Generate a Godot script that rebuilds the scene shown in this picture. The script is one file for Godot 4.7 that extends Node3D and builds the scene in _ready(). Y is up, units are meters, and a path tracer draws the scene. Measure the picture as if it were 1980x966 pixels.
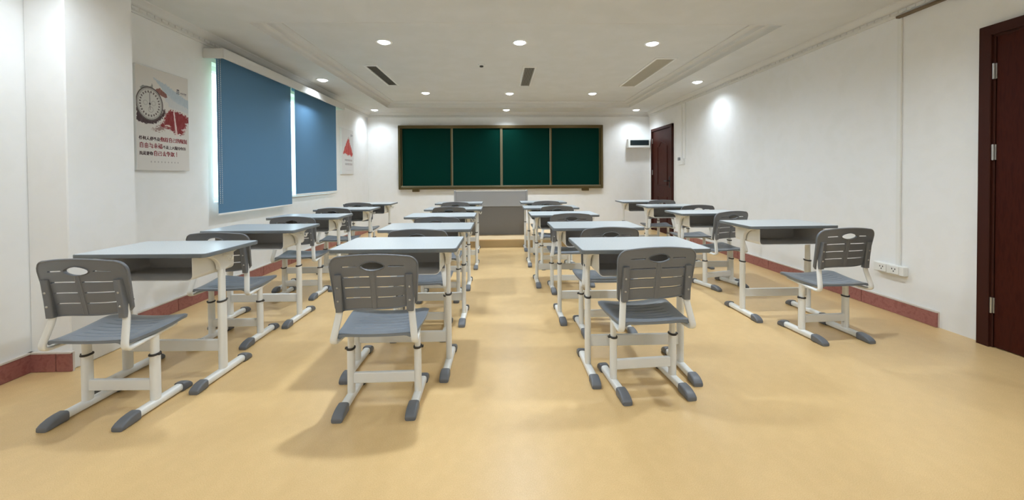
extends Node3D
# A classroom seen from the back: four columns of grey adjustable desks and chairs, a green chalkboard, blue blinds.
# Units are metres. P(x, y, z) takes z as the distance ahead of the camera (Godot's -z).

const WALL_LEFT := -2.78
const WALL_RIGHT := 3.22
const WALL_FRONT := 8.30
const WALL_REAR := -1.60
const SOFFIT := 2.49
const TRAY := 2.59

var M := {}
var taken := {}
var rng := RandomNumberGenerator.new()


func _ready() -> void:
	# ---- camera
	var cam := Camera3D.new()
	cam.name = "camera"
	cam.position = Vector3(0, 1.1304, 0)
	cam.rotation = Vector3(-0.0150, -0.0303, -0.0067)
	cam.projection = Camera3D.PROJECTION_FRUSTUM
	var near := 0.05
	cam.size = near * 966.0 / 752.0
	cam.frustum_offset = Vector2(0, -near * 130.3 / 752.0)
	cam.near = near
	cam.far = 60.0
	cam.current = true
	add_child(cam)
	# ---- sky, exposure
	var world := WorldEnvironment.new()
	world.name = "world"
	var env := Environment.new()
	env.background_mode = Environment.BG_SKY
	var sky := Sky.new()
	var sm := ProceduralSkyMaterial.new()
	sm.sky_top_color = Color(0.62, 0.74, 0.86)
	sm.sky_horizon_color = Color(0.86, 0.92, 0.93)
	sm.ground_horizon_color = Color(0.62, 0.76, 0.62)
	sm.ground_bottom_color = Color(0.36, 0.48, 0.34)
	sm.sun_angle_max = 1.0
	sky.sky_material = sm
	env.sky = sky
	env.background_energy_multiplier = 8.0
	env.tonemap_mode = Environment.TONE_MAPPER_LINEAR
	env.tonemap_exposure = 1.25
	env.sdfgi_enabled = true
	env.ssao_enabled = true
	env.ssil_enabled = true
	world.environment = env
	add_child(world)
	rng.seed = 7
	materials()
	# ---- large structure
	room()
	ceiling_lights()
	# ---- objects
	window_and_blinds()
	board()
	podium()
	doors()
	desks_and_chairs()
	wall_things()
	vents()


# ------------------------------------------------------------------ materials
func noise(freq: float, oct: int, sd: int) -> FastNoiseLite:
	var n := FastNoiseLite.new()
	n.seed = sd
	n.noise_type = FastNoiseLite.TYPE_SIMPLEX_SMOOTH
	n.frequency = freq
	n.fractal_octaves = oct
	return n


func ramp(cols: Array, offs: Array) -> Gradient:
	var g := Gradient.new()
	g.offsets = PackedFloat32Array(offs)
	g.colors = PackedColorArray(cols)
	return g


func noise_tex(n: FastNoiseLite, g: Gradient, size := 512, normal := false, bump := 2.0) -> NoiseTexture2D:
	var t := NoiseTexture2D.new()
	t.width = size
	t.height = size
	t.seamless = true
	t.noise = n
	if normal:
		t.as_normal_map = true
		t.bump_strength = bump
	else:
		t.color_ramp = g
	return t


func mat(called: String, c: Color, rough: float, metal := 0.0, spec := 0.5) -> StandardMaterial3D:
	var m := StandardMaterial3D.new()
	m.resource_name = called
	m.albedo_color = c
	m.roughness = rough
	m.metallic = metal
	m.metallic_specular = spec
	M[called] = m
	return m


func world_tex(m: StandardMaterial3D, t: Texture2D, metres: float) -> void:
	m.albedo_texture = t
	m.uv1_triplanar = true
	m.uv1_world_triplanar = true
	m.uv1_scale = Vector3.ONE / metres


func rgb8(r: int, g: int, b: int) -> Color:
	return Color(r / 255.0, g / 255.0, b / 255.0)


func materials() -> void:
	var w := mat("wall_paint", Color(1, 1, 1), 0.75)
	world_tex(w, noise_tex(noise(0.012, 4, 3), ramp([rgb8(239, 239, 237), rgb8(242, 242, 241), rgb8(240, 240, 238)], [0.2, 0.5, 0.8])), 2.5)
	w.normal_enabled = true
	w.normal_texture = noise_tex(noise(0.03, 3, 5), null, 512, true, 1.0)
	w.normal_scale = 0.12
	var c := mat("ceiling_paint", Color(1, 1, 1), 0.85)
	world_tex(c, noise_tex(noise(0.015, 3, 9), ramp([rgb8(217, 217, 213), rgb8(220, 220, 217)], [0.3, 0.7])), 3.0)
	mat("plaster", rgb8(219, 218, 214), 0.85)
	var f := mat("floor_vinyl", Color(1, 1, 1), 0.34)
	world_tex(f, noise_tex(noise(0.11, 3, 21), ramp([rgb8(208, 173, 119), rgb8(216, 182, 128), rgb8(219, 186, 133), rgb8(225, 194, 143)], [0.15, 0.42, 0.62, 0.9]), 1024), 0.55)
	f.detail_enabled = true
	f.detail_blend_mode = BaseMaterial3D.BLEND_MODE_MUL
	f.detail_uv_layer = BaseMaterial3D.DETAIL_UV_1
	f.detail_albedo = noise_tex(noise(0.006, 3, 33), ramp([Color(0.988, 0.986, 0.984), Color(1, 1, 1)], [0.3, 0.7]), 1024)
	f.normal_enabled = true
	f.normal_texture = noise_tex(noise(0.05, 3, 13), null, 512, true, 1.0)
	f.normal_scale = 0.12
	mat("platform_wood", rgb8(230, 200, 156), 0.4)
	mat("riser_vinyl", rgb8(178, 152, 108), 0.5)
	var t := mat("red_tile", Color(1, 1, 1), 0.35)
	world_tex(t, noise_tex(noise(0.02, 4, 41), ramp([rgb8(146, 90, 84), rgb8(162, 106, 100), rgb8(154, 98, 92)], [0.2, 0.5, 0.8])), 0.5)
	mat("grout", rgb8(214, 205, 196), 0.8)
	var l := mat("desk_laminate", Color(1, 1, 1), 0.3)
	world_tex(l, noise_tex(noise(0.09, 3, 51), ramp([rgb8(186, 192, 194), rgb8(194, 200, 202), rgb8(200, 205, 207)], [0.2, 0.5, 0.8])), 0.4)
	mat("edge_grey", rgb8(112, 118, 122), 0.45)
	mat("white_steel", rgb8(229, 229, 225), 0.3)
	mat("tray_grey", rgb8(206, 201, 195), 0.35)
	mat("chair_plastic", rgb8(108, 111, 116), 0.36)
	mat("seat_plastic", rgb8(116, 123, 131), 0.36)
	mat("cap_plastic", rgb8(104, 107, 112), 0.45)
	mat("collar_black", rgb8(52, 50, 50), 0.5)
	mat("screw_steel", rgb8(190, 190, 188), 0.3, 0.9)
	mat("board_green", rgb8(0, 44, 36), 0.5, 0.0, 0.15)
	mat("bronze", rgb8(100, 86, 56), 0.32, 0.8)
	mat("bronze_light", rgb8(132, 124, 100), 0.36, 0.65)
	var b := mat("blind_fabric", Color(1, 1, 1), 0.8)
	world_tex(b, noise_tex(noise(0.2, 2, 61), ramp([rgb8(86, 127, 160), rgb8(94, 136, 169)], [0.3, 0.7])), 0.25)
	mat("white_plastic", rgb8(236, 236, 232), 0.4)
	mat("window_white", rgb8(232, 234, 232), 0.4)
	var g := mat("window_glass", Color(0.80, 0.97, 0.86, 0.12), 0.05)
	g.transparency = BaseMaterial3D.TRANSPARENCY_ALPHA
	mat("podium_light", rgb8(172, 174, 178), 0.45)
	mat("podium_dark", rgb8(122, 118, 114), 0.5)
	var d := mat("dark_wood", Color(1, 1, 1), 0.45, 0.0, 0.25)
	world_tex(d, noise_tex(noise(0.03, 4, 71), ramp([rgb8(54, 20, 13), rgb8(66, 27, 18), rgb8(59, 23, 15)], [0.2, 0.55, 0.8])), 0.6)
	d.uv1_scale = Vector3(2.6, 0.35, 2.6)
	mat("dark_wood_frame", rgb8(60, 29, 22), 0.5, 0.0, 0.3)
	mat("black_metal", rgb8(24, 22, 22), 0.4, 0.4)
	mat("dark_window", rgb8(38, 48, 50), 0.2)
	mat("vent_dark", rgb8(70, 68, 62), 0.7)
	mat("vent_slat", rgb8(150, 146, 134), 0.5)
	mat("vent_light", rgb8(196, 190, 174), 0.5)
	mat("brown_gap", rgb8(120, 104, 84), 0.8)
	mat("grey_plastic", rgb8(140, 144, 148), 0.5)
	var e := mat("lamp_glow", Color(1, 1, 1), 0.4)
	e.emission_enabled = true
	e.emission = Color(0.95, 0.98, 1.0)
	e.emission_energy_multiplier = 6.0


# ------------------------------------------------------------------ tree helpers
func numbered(called: String) -> String:
	if not taken.has(called):
		taken[called] = 0
		return called
	taken[called] += 1
	return "%s_%03d" % [called, taken[called]]


func tag(o: Node3D, label: String, category: String, group := "") -> Node3D:
	o.set_meta("label", label)
	o.set_meta("category", category)
	if group:
		o.set_meta("group", group)
	return o


func thing(called: String, label: String, category: String, at := Vector3.ZERO, turn := 0.0, group := "") -> Node3D:
	var o := Node3D.new()
	o.name = numbered(called)
	add_child(o)
	o.position = at
	o.rotation.y = turn
	return tag(o, label, category, group)


func obj(called: String, mesh: Mesh, m: String, parent: Node3D = null, at := Vector3.ZERO) -> MeshInstance3D:
	var o := MeshInstance3D.new()
	o.mesh = mesh
	o.material_override = M[m]
	o.position = at
	if parent == null:
		o.name = numbered(called)
		add_child(o)
	else:
		var n := called
		var k := 0
		while parent.has_node(NodePath(n)):
			k += 1
			n = "%s_%03d" % [called, k]
		o.name = n
		parent.add_child(o)
	return o


func struct(called: String, mesh: Mesh, m: String) -> MeshInstance3D:
	var o := obj(called, mesh, m)
	o.set_meta("kind", "structure")
	return o


func say(o: Node3D, label: String) -> Node3D:
	o.set_meta("label", label)
	return o


func P(x: float, y: float, z: float) -> Vector3:
	return Vector3(x, y, -z)


# ------------------------------------------------------------------ shapes: lists of triangles
func oriented(t: PackedVector3Array) -> PackedVector3Array:
	# a closed part: its faces made to run clockwise seen from outside
	if t.is_empty():
		return t
	var c := t[0]
	var vol := 0.0
	for i in range(0, t.size(), 3):
		vol += (t[i] - c).dot((t[i + 1] - c).cross(t[i + 2] - c))
	if vol > 0.0:
		for i in range(0, t.size(), 3):
			var k := t[i + 1]
			t[i + 1] = t[i + 2]
			t[i + 2] = k
	return t


func mesh_of(parts: Array, crease := 35.0) -> ArrayMesh:
	var all := PackedVector3Array()
	for p in parts:
		all.append_array(oriented(p))
	var lim := cos(deg_to_rad(crease))
	var fn := PackedVector3Array()
	var at := {}
	var pos := PackedVector3Array()
	for i in range(0, all.size(), 3):
		var n := (all[i + 2] - all[i]).cross(all[i + 1] - all[i])
		if n.length() < 1e-14:
			continue
		var f := fn.size()
		fn.append(n)
		for k in 3:
			var v := all[i + k]
			pos.append(v)
			var key := Vector3i((v * 50000.0).round())
			if not at.has(key):
				at[key] = PackedInt32Array()
			at[key].append(f)
	var nor := PackedVector3Array()
	nor.resize(pos.size())
	var unit := PackedVector3Array()
	for n in fn:
		unit.append(n.normalized())
	for i in pos.size():
		var f := i / 3
		var s := Vector3.ZERO
		for g in at[Vector3i((pos[i] * 50000.0).round())]:
			if unit[g].dot(unit[f]) >= lim:
				s += fn[g]
		nor[i] = s.normalized() if s.length() > 1e-16 else unit[f]
	var a := []
	a.resize(Mesh.ARRAY_MAX)
	a[Mesh.ARRAY_VERTEX] = pos
	a[Mesh.ARRAY_NORMAL] = nor
	var m := ArrayMesh.new()
	m.add_surface_from_arrays(Mesh.PRIMITIVE_TRIANGLES, a)
	return m


func quad(t: PackedVector3Array, a: Vector3, b: Vector3, c: Vector3, d: Vector3) -> void:
	t.append_array([a, b, c, a, c, d])


func loft(rings: Array, caps := true, around := true, ends_meet := false) -> PackedVector3Array:
	var t := PackedVector3Array()
	var n: int = rings[0].size()
	var count := rings.size() if ends_meet else rings.size() - 1
	for i in count:
		var r: PackedVector3Array = rings[i]
		var s: PackedVector3Array = rings[(i + 1) % rings.size()]
		for k in (n if around else n - 1):
			var j := (k + 1) % n
			quad(t, r[k], r[j], s[j], s[k])
	if caps and not ends_meet:
		for e in [0, rings.size() - 1]:
			var r: PackedVector3Array = rings[e]
			var mid := Vector3.ZERO
			for v in r:
				mid += v
			mid /= n
			for k in n:
				if e == 0:
					t.append_array([mid, r[(k + 1) % n], r[k]])
				else:
					t.append_array([mid, r[k], r[(k + 1) % n]])
	return t


func inset(poly: PackedVector2Array, d: float) -> PackedVector2Array:
	var n := poly.size()
	var area := 0.0
	for i in n:
		area += poly[i].cross(poly[(i + 1) % n])
	var s := signf(area)
	var out := PackedVector2Array()
	for i in n:
		var e0 := (poly[i] - poly[(i + n - 1) % n]).normalized()
		var e1 := (poly[(i + 1) % n] - poly[i]).normalized()
		var n0 := Vector2(-e0.y, e0.x) * s
		var n1 := Vector2(-e1.y, e1.x) * s
		var m := (n0 + n1).normalized()
		out.append(poly[i] + m * (d / maxf(m.dot(n0), 0.3)))
	return out


# a polygon pushed along an axis: f maps (polygon x, polygon y, height) to a point
func prism(poly: PackedVector2Array, h0: float, h1: float, bevel: float, f: Callable) -> PackedVector3Array:
	var t := PackedVector3Array()
	var small := inset(poly, bevel) if bevel > 0.0 else poly
	var rings := []
	var layers := [[small, h0], [poly, h0 + bevel], [poly, h1 - bevel], [small, h1]] if bevel > 0.0 else [[poly, h0], [poly, h1]]
	for l in layers:
		var r := PackedVector3Array()
		for p in l[0]:
			r.append(f.call(p.x, p.y, l[1]))
		rings.append(r)
	t = loft(rings, false)
	var tri := Geometry2D.triangulate_polygon(small)
	for i in range(0, tri.size(), 3):
		var a: Vector2 = small[tri[i]]
		var b: Vector2 = small[tri[i + 1]]
		var c: Vector2 = small[tri[i + 2]]
		# the walls run ring k -> k+1 -> up; make the caps agree with them
		var ccw := (b - a).cross(c - a) > 0.0
		var area := 0.0
		for k in small.size():
			area += small[k].cross(small[(k + 1) % small.size()])
		var same := ccw == (area > 0.0)
		var lo := [f.call(a.x, a.y, h0), f.call(b.x, b.y, h0), f.call(c.x, c.y, h0)]
		var hi := [f.call(a.x, a.y, h1), f.call(b.x, b.y, h1), f.call(c.x, c.y, h1)]
		if same:
			t.append_array([lo[0], lo[2], lo[1], hi[0], hi[1], hi[2]])
		else:
			t.append_array([lo[0], lo[1], lo[2], hi[0], hi[2], hi[1]])
	return t


func up(x: float, z: float, h: float) -> Vector3:       # polygon in plan (x, distance), height up
	return Vector3(x, h, -z)


func ahead(x: float, y: float, h: float) -> Vector3:    # polygon upright facing the camera, pushed ahead
	return Vector3(x, y, -h)


func aside(z: float, y: float, h: float) -> Vector3:    # polygon seen from the side (distance, y), pushed along x
	return Vector3(h, y, -z)


func rect(x0: float, y0: float, x1: float, y1: float, r := 0.0, seg := 1) -> PackedVector2Array:
	if r <= 0.0:
		return PackedVector2Array([Vector2(x0, y0), Vector2(x1, y0), Vector2(x1, y1), Vector2(x0, y1)])
	var out := PackedVector2Array()
	var cs := [Vector2(x1 - r, y1 - r), Vector2(x0 + r, y1 - r), Vector2(x0 + r, y0 + r), Vector2(x1 - r, y0 + r)]
	for c in 4:
		for k in seg + 1:
			var a := PI / 2 * (c + float(k) / seg)
			out.append(cs[c] + r * Vector2(cos(a), sin(a)))
	return out


func oval(rx: float, ry: float, n := 16, p := 2.0, c := Vector2.ZERO) -> PackedVector2Array:
	var out := PackedVector2Array()
	for k in n:
		var a := TAU * k / n
		out.append(c + Vector2(rx * signf(cos(a)) * pow(absf(cos(a)), 2.0 / p), ry * signf(sin(a)) * pow(absf(sin(a)), 2.0 / p)))
	return out


func box(x0: float, y0: float, z0: float, x1: float, y1: float, z1: float, bevel := 0.0) -> PackedVector3Array:
	if bevel <= 0.0:
		return prism(rect(x0, z0, x1, z1), y0, y1, 0.0, up)
	return prism(rect(x0, z0, x1, z1, bevel, 1), y0, y1, bevel, up)


func boxm(x0: float, y0: float, z0: float, x1: float, y1: float, z1: float, bevel := 0.0) -> ArrayMesh:
	return mesh_of([box(x0, y0, z0, x1, y1, z1, bevel)])


# a section swept along a path; side is the direction of the section's x
func sweep(path: Array, section: PackedVector2Array, side: Vector3, closed := false) -> PackedVector3Array:
	var rings := []
	var n := path.size()
	for i in n:
		var a: Vector3 = path[(i - 1 + n) % n] if closed else path[maxi(i - 1, 0)]
		var b: Vector3 = path[(i + 1) % n] if closed else path[mini(i + 1, n - 1)]
		var d := (b - a).normalized()
		var s := (side - d * side.dot(d)).normalized()
		var u := d.cross(s)
		var r := PackedVector3Array()
		for p in section:
			r.append(path[i] + s * p.x + u * p.y)
		rings.append(r)
	return loft(rings, not closed, true, closed)


func lathe(profile: PackedVector2Array, n: int, f: Callable) -> PackedVector3Array:
	var rings := []
	for p in profile:
		var r := PackedVector3Array()
		for k in n:
			var a := TAU * k / n
			r.append(f.call(p.x * cos(a), p.x * sin(a), p.y))
		rings.append(r)
	return loft(rings)


func bend(points: Array, r: float, seg := 5) -> Array:      # a polyline with its corners rounded
	var out := [points[0]]
	for i in range(1, points.size() - 1):
		var p: Vector3 = points[i]
		var a: Vector3 = p + (points[i - 1] - p).normalized() * r
		var b: Vector3 = p + (points[i + 1] - p).normalized() * r
		for k in seg + 1:
			var u := float(k) / seg
			out.append(a.lerp(p, u).lerp(p.lerp(b, u), u))
	out.append(points[-1])
	return out


# ------------------------------------------------------------------ room
func room() -> void:
	struct("floor", boxm(WALL_LEFT - 0.3, -0.2, WALL_REAR - 0.3, WALL_RIGHT + 0.3, 0.0, WALL_FRONT + 0.3), "floor_vinyl")
	# the ceiling: a lower border, a raised tray inside a stepped moulding
	var parts := []
	var tx0 := -2.19
	var tx1 := 2.585
	var tz0 := 3.47
	var tz1 := 7.68
	parts.append(box(WALL_LEFT - 0.3, SOFFIT, WALL_REAR - 0.3, WALL_RIGHT + 0.3, 2.9, tz0))
	parts.append(box(WALL_LEFT - 0.3, SOFFIT, tz1, WALL_RIGHT + 0.3, 2.9, WALL_FRONT + 0.3))
	parts.append(box(WALL_LEFT - 0.3, SOFFIT, tz0, tx0, 2.9, tz1))
	parts.append(box(tx1, SOFFIT, tz0, WALL_RIGHT + 0.3, 2.9, tz1))
	parts.append(box(tx0 - 0.05, TRAY, tz0 - 0.05, tx1 + 0.05, 2.9, tz1 + 0.05))
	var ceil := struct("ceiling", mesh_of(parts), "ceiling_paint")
	var rings := []
	for p in [[-0.01, 2.4895], [0.0, 2.486], [0.010, 2.486], [0.012, 2.520], [0.018, 2.538], [0.032, 2.549], [0.050, 2.552], [0.054, 2.540], [0.064, 2.537], [0.072, 2.541], [0.074, 2.565], [0.082, 2.578], [0.105, 2.5855], [0.140, 2.5865], [0.145, 2.581], [0.154, 2.581], [0.156, 2.5905], [-0.01, 2.5905]]:
		var r := PackedVector3Array()
		for q in [Vector2(tx0 + p[0], tz0 + p[0]), Vector2(tx1 - p[0], tz0 + p[0]), Vector2(tx1 - p[0], tz1 - p[0]), Vector2(tx0 + p[0], tz1 - p[0])]:
			r.append(P(q.x, p[1], q.y))
		rings.append(r)
	obj("tray_moulding", mesh_of([loft(rings, false, true, true)], 50.0), "plaster", ceil)
	# walls
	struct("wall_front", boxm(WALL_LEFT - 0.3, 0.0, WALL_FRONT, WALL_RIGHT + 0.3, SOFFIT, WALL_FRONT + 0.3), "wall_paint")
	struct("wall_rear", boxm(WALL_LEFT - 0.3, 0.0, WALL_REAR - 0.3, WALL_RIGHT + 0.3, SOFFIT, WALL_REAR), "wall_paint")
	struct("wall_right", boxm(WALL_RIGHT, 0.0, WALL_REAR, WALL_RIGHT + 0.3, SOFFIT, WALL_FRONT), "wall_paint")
	var x0 := WALL_LEFT - 0.3
	struct("wall_left", mesh_of([
		box(x0, 0, WALL_REAR, WALL_LEFT, SOFFIT, 3.86), box(x0, 0, 6.62, WALL_LEFT, SOFFIT, WALL_FRONT),
		box(x0, 0, 3.86, WALL_LEFT, 0.90, 6.62), box(x0, 2.26, 3.86, WALL_LEFT, SOFFIT, 6.62)]), "wall_paint")
	struct("wall_column", boxm(WALL_LEFT, 0.0, 2.37, -2.55, SOFFIT, 2.80, 0.006), "wall_paint")
	# cornices with dentils
	cornice("trim_1", "right", WALL_REAR, WALL_FRONT)
	cornice("trim_2", "left", 2.80, WALL_FRONT)
	cornice("trim_3", "front", WALL_LEFT, WALL_RIGHT)
	var gap := struct("trim_4", boxm(3.185, 2.378, WALL_REAR, WALL_RIGHT, 2.396, 3.05, 0.002), "brown_gap")
	gap.position = Vector3.ZERO
	# baseboards: red tiles one by one, a ledge of white paint on top
	baseboard("baseboard_right", "right", 2.745, 7.05)
	baseboard("baseboard_left", "left", 2.80, WALL_FRONT)
	baseboard("baseboard_left_near", "left", WALL_REAR, 2.37)
	baseboard("baseboard_column", "column", WALL_LEFT, -2.53)
	# the low platform before the board
	var pl := struct("platform", boxm(-1.15, 0.0, 6.23, 1.15, 0.13, WALL_FRONT, 0.004), "platform_wood")
	obj("riser_panel", boxm(-1.148, 0.0, 6.222, 1.148, 0.118, 6.229, 0.001), "riser_vinyl", pl)
	obj("nosing", boxm(-1.152, 0.114, 6.218, 1.152, 0.132, 6.25, 0.003), "platform_wood", pl)


func cornice(called: String, side: String, a: float, b: float) -> void:
	var prof := PackedVector2Array([Vector2(0, 2.395), Vector2(0.012, 2.395), Vector2(0.016, 2.408), Vector2(0.022, 2.412), Vector2(0.022, 2.440), Vector2(0.034, 2.444), Vector2(0.045, 2.452), Vector2(0.062, 2.472), Vector2(0.085, 2.482), Vector2(0.09, SOFFIT), Vector2(0, SOFFIT)])
	var f: Callable
	match side:
		"right": f = func(d, y, h): return P(WALL_RIGHT - d, y, h)
		"left": f = func(d, y, h): return P(WALL_LEFT + d, y, h)
		_: f = func(d, y, h): return P(h, y, WALL_FRONT - d)
	var c := struct(called, mesh_of([prism(prof, a, b, 0.0, f)], 30.0), "plaster")
	var teeth := []
	var n := int((b - a) / 0.066)
	for i in n:
		var s := a + 0.02 + i * 0.066
		teeth.append(prism(rect(0.020, 2.416, 0.029, 2.436), s, s + 0.036, 0.0015, f))
	var o := obj("dentil_row", mesh_of(teeth), "plaster", c)
	o.set_meta("kind", "stuff")


func baseboard(called: String, side: String, a: float, b: float) -> void:
	var f: Callable
	match side:
		"right": f = func(d, y, h): return P(WALL_RIGHT - d, y, h)
		"left": f = func(d, y, h): return P(WALL_LEFT + d, y, h)
		_: f = func(d, y, h): return P(h, y, 2.37 - d)
	var base := struct(called, mesh_of([prism(rect(0.0, 0.0, 0.010, 0.112), a, b, 0.0, f), prism(rect(0.0, 0.108, 0.022, 0.118), a, b, 0.003, f)]), "grout")
	var size := 0.6 if side != "column" else 0.16
	var s := a
	while s < b - 0.02:
		var e := minf(s + size, b)
		obj("tile", mesh_of([prism(rect(0.004, 0.002, 0.020, 0.106), s + 0.002, e - 0.002, 0.002, f)]), "red_tile", base)
		s += size


# ------------------------------------------------------------------ lamps
func ceiling_lights() -> void:
	var ring := mesh_of([lathe(PackedVector2Array([Vector2(0.062, 0.004), Vector2(0.066, -0.004), Vector2(0.078, -0.007), Vector2(0.086, -0.004), Vector2(0.088, 0.002)]), 32, up)])
	var lens := mesh_of([lathe(PackedVector2Array([Vector2(0.002, -0.024), Vector2(0.020, -0.0225), Vector2(0.038, -0.018), Vector2(0.052, -0.011), Vector2(0.063, -0.002), Vector2(0.063, 0.002), Vector2(0.002, 0.002)]), 32, up)])
	var spots := [
		[-1.24, TRAY, 4.25, "round downlight nearest on the left of the raised ceiling panel, before the left dark vent"],
		[0.224, TRAY, 4.25, "round downlight nearest in the middle of the raised ceiling panel"],
		[1.69, TRAY, 4.27, "round downlight nearest on the right of the raised ceiling panel, by the wide pale vent"],
		[-1.28, TRAY, 6.80, "round downlight at the far left of the raised ceiling panel, beyond the left vent"],
		[0.176, TRAY, 6.85, "round downlight at the far middle of the raised ceiling panel, beyond the middle vent"],
		[1.64, TRAY, 6.85, "round downlight at the far right of the raised ceiling panel, beyond the pale vent"],
		[-2.45, SOFFIT, 5.49, "round downlight in the ceiling border right above the blue blinds"],
		[2.875, SOFFIT, 5.59, "recessed round downlight in the ceiling border along the bare right wall"],
		[-2.51, SOFFIT, 7.91, "round downlight in the far left corner of the ceiling border, near the small poster"],
		[0.134, SOFFIT, 7.93, "recessed round downlight in the ceiling border above the middle of the chalkboard"],
		[2.81, SOFFIT, 7.95, "round downlight in the far right corner of the ceiling border, above the fuse box"],
		[-2.25, SOFFIT, 2.02, "round downlight overhead, just out of frame beside the plain wall column"],
		[-0.45, SOFFIT, 2.26, "round downlight overhead, just out of frame above the near end of the aisle"],
		[1.78, SOFFIT, 2.24, "round downlight overhead, just out of frame before the nearest right wall desk"],
		[-1.60, SOFFIT, -0.35, "round downlight overhead behind the camera, on the window side"],
		[0.22, SOFFIT, -0.35, "round downlight overhead behind the camera, in the middle"],
		[2.05, SOFFIT, -0.35, "round downlight overhead behind the camera, on the door side"]]
	for s in spots:
		var l: String = s[3]
		var o := thing("downlight", l, "downlight", P(s[0], s[1] - 0.001, s[2]), 0.0, "recessed ceiling downlights")
		obj("rim", ring, "white_plastic", o)
		obj("lens", lens, "lamp_glow", o)
		var lamp := SpotLight3D.new()
		lamp.name = "light"
		lamp.position = Vector3(0, -0.03, 0)
		lamp.rotation.x = -PI / 2
		var border: bool = s[1] == SOFFIT and s[2] > 3.0
		lamp.spot_angle = 72.0 if border else 80.0
		lamp.spot_angle_attenuation = 1.0
		lamp.spot_range = 14.0
		lamp.spot_attenuation = 2.0
		lamp.light_size = 0.05
		lamp.light_color = Color(0.905, 0.955, 1.0)
		lamp.light_energy = 1.0 if border else (1.25 if s[0] < -2.0 else 2.5)
		lamp.shadow_enabled = true
		o.add_child(lamp)


# ------------------------------------------------------------------ window
func window_and_blinds() -> void:
	var xw := WALL_LEFT
	# boxed pelmet over the window
	struct("trim_5", mesh_of([
		box(-2.607, 2.262, 3.745, -2.585, 2.354, 6.60, 0.003), box(xw, 2.336, 3.752, -2.60, 2.352, 6.593),
		box(xw, 2.262, 3.748, -2.60, 2.354, 3.768, 0.003), box(xw, 2.262, 6.577, -2.60, 2.354, 6.597, 0.003)]), "plaster")
	var w := Node3D.new()
	w.name = "window_1"
	w.set_meta("kind", "structure")
	add_child(w)
	var xf := xw - 0.16
	var fr := []
	for z in [3.86, 4.80, 5.66, 6.57]:
		fr.append(box(xf, 0.90, z, xf + 0.06, 2.26, z + 0.05, 0.004))
	for y in [0.90, 2.21]:
		fr.append(box(xf, y, 3.86, xf + 0.06, y + 0.05, 6.62, 0.004))
	obj("window_frame", mesh_of(fr), "window_white", w)
	for k in 3:
		obj("pane", boxm(xf + 0.027, 0.93, 3.96 + k * 0.87, xf + 0.033, 2.23, 4.82 + k * 0.87), "window_glass", w)
	obj("window_sill", boxm(xw - 0.1, 0.875, 3.91, xw + 0.02, 0.905, 6.64, 0.004), "window_white", w)
	var xb := -2.705
	blind("larger blue roller blind nearest the camera, with a white bead chain", 3.815, 5.135, 0.775, xb, true)
	blind("blue roller blind farther along the window wall, the shorter of the pair", 5.235, 6.52, 0.90, xb, false)


func blind(label: String, z0: float, z1: float, low: float, x: float, chain: bool) -> void:
	var o := thing("roller_blind", label, "blind", P(x, low, (z0 + z1) / 2), 0.0, "blue roller blinds")
	var h := (z1 - z0) / 2
	var top := 2.302 - low
	var tri := [box(-0.0012, 0.012, -h, 0.0012, top, h)]
	obj("fabric", mesh_of(tri), "blind_fabric", o)
	say(obj("backing", mesh_of([box(-0.0026, 0.013, -h + 0.001, -0.0013, top, h - 0.001)]), "white_plastic", o), "white backing towards the window")
	obj("bottom_bar", mesh_of([prism(oval(0.007, 0.011, 12, 3.0, Vector2(0, 0.010)), -h, h, 0.001, func(a, b, c): return P(a, b, c))]), "white_plastic", o)
	obj("roller", mesh_of([prism(oval(0.022, 0.022, 16, 2.0, Vector2(-0.021, top)), -h, h, 0.001, func(a, b, c): return P(a, b, c))]), "blind_fabric", o)
	if chain:
		var beads := []
		for s in [0.012, 0.040]:
			for k in 76:
				var y := top - 0.02 - k * 0.0185
				if y > 0.03:
					beads.append(lathe(PackedVector2Array([Vector2(0.0006, -0.0065), Vector2(0.0021, -0.0035), Vector2(0.0021, 0.0035), Vector2(0.0006, 0.0065)]), 5, func(a, b, c): return P(0.012 + a, y + c, -h + s + b)))
		var c := obj("bead_chain", mesh_of(beads, 80.0), "white_plastic", o)
		c.set_meta("kind", "stuff")


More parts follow.
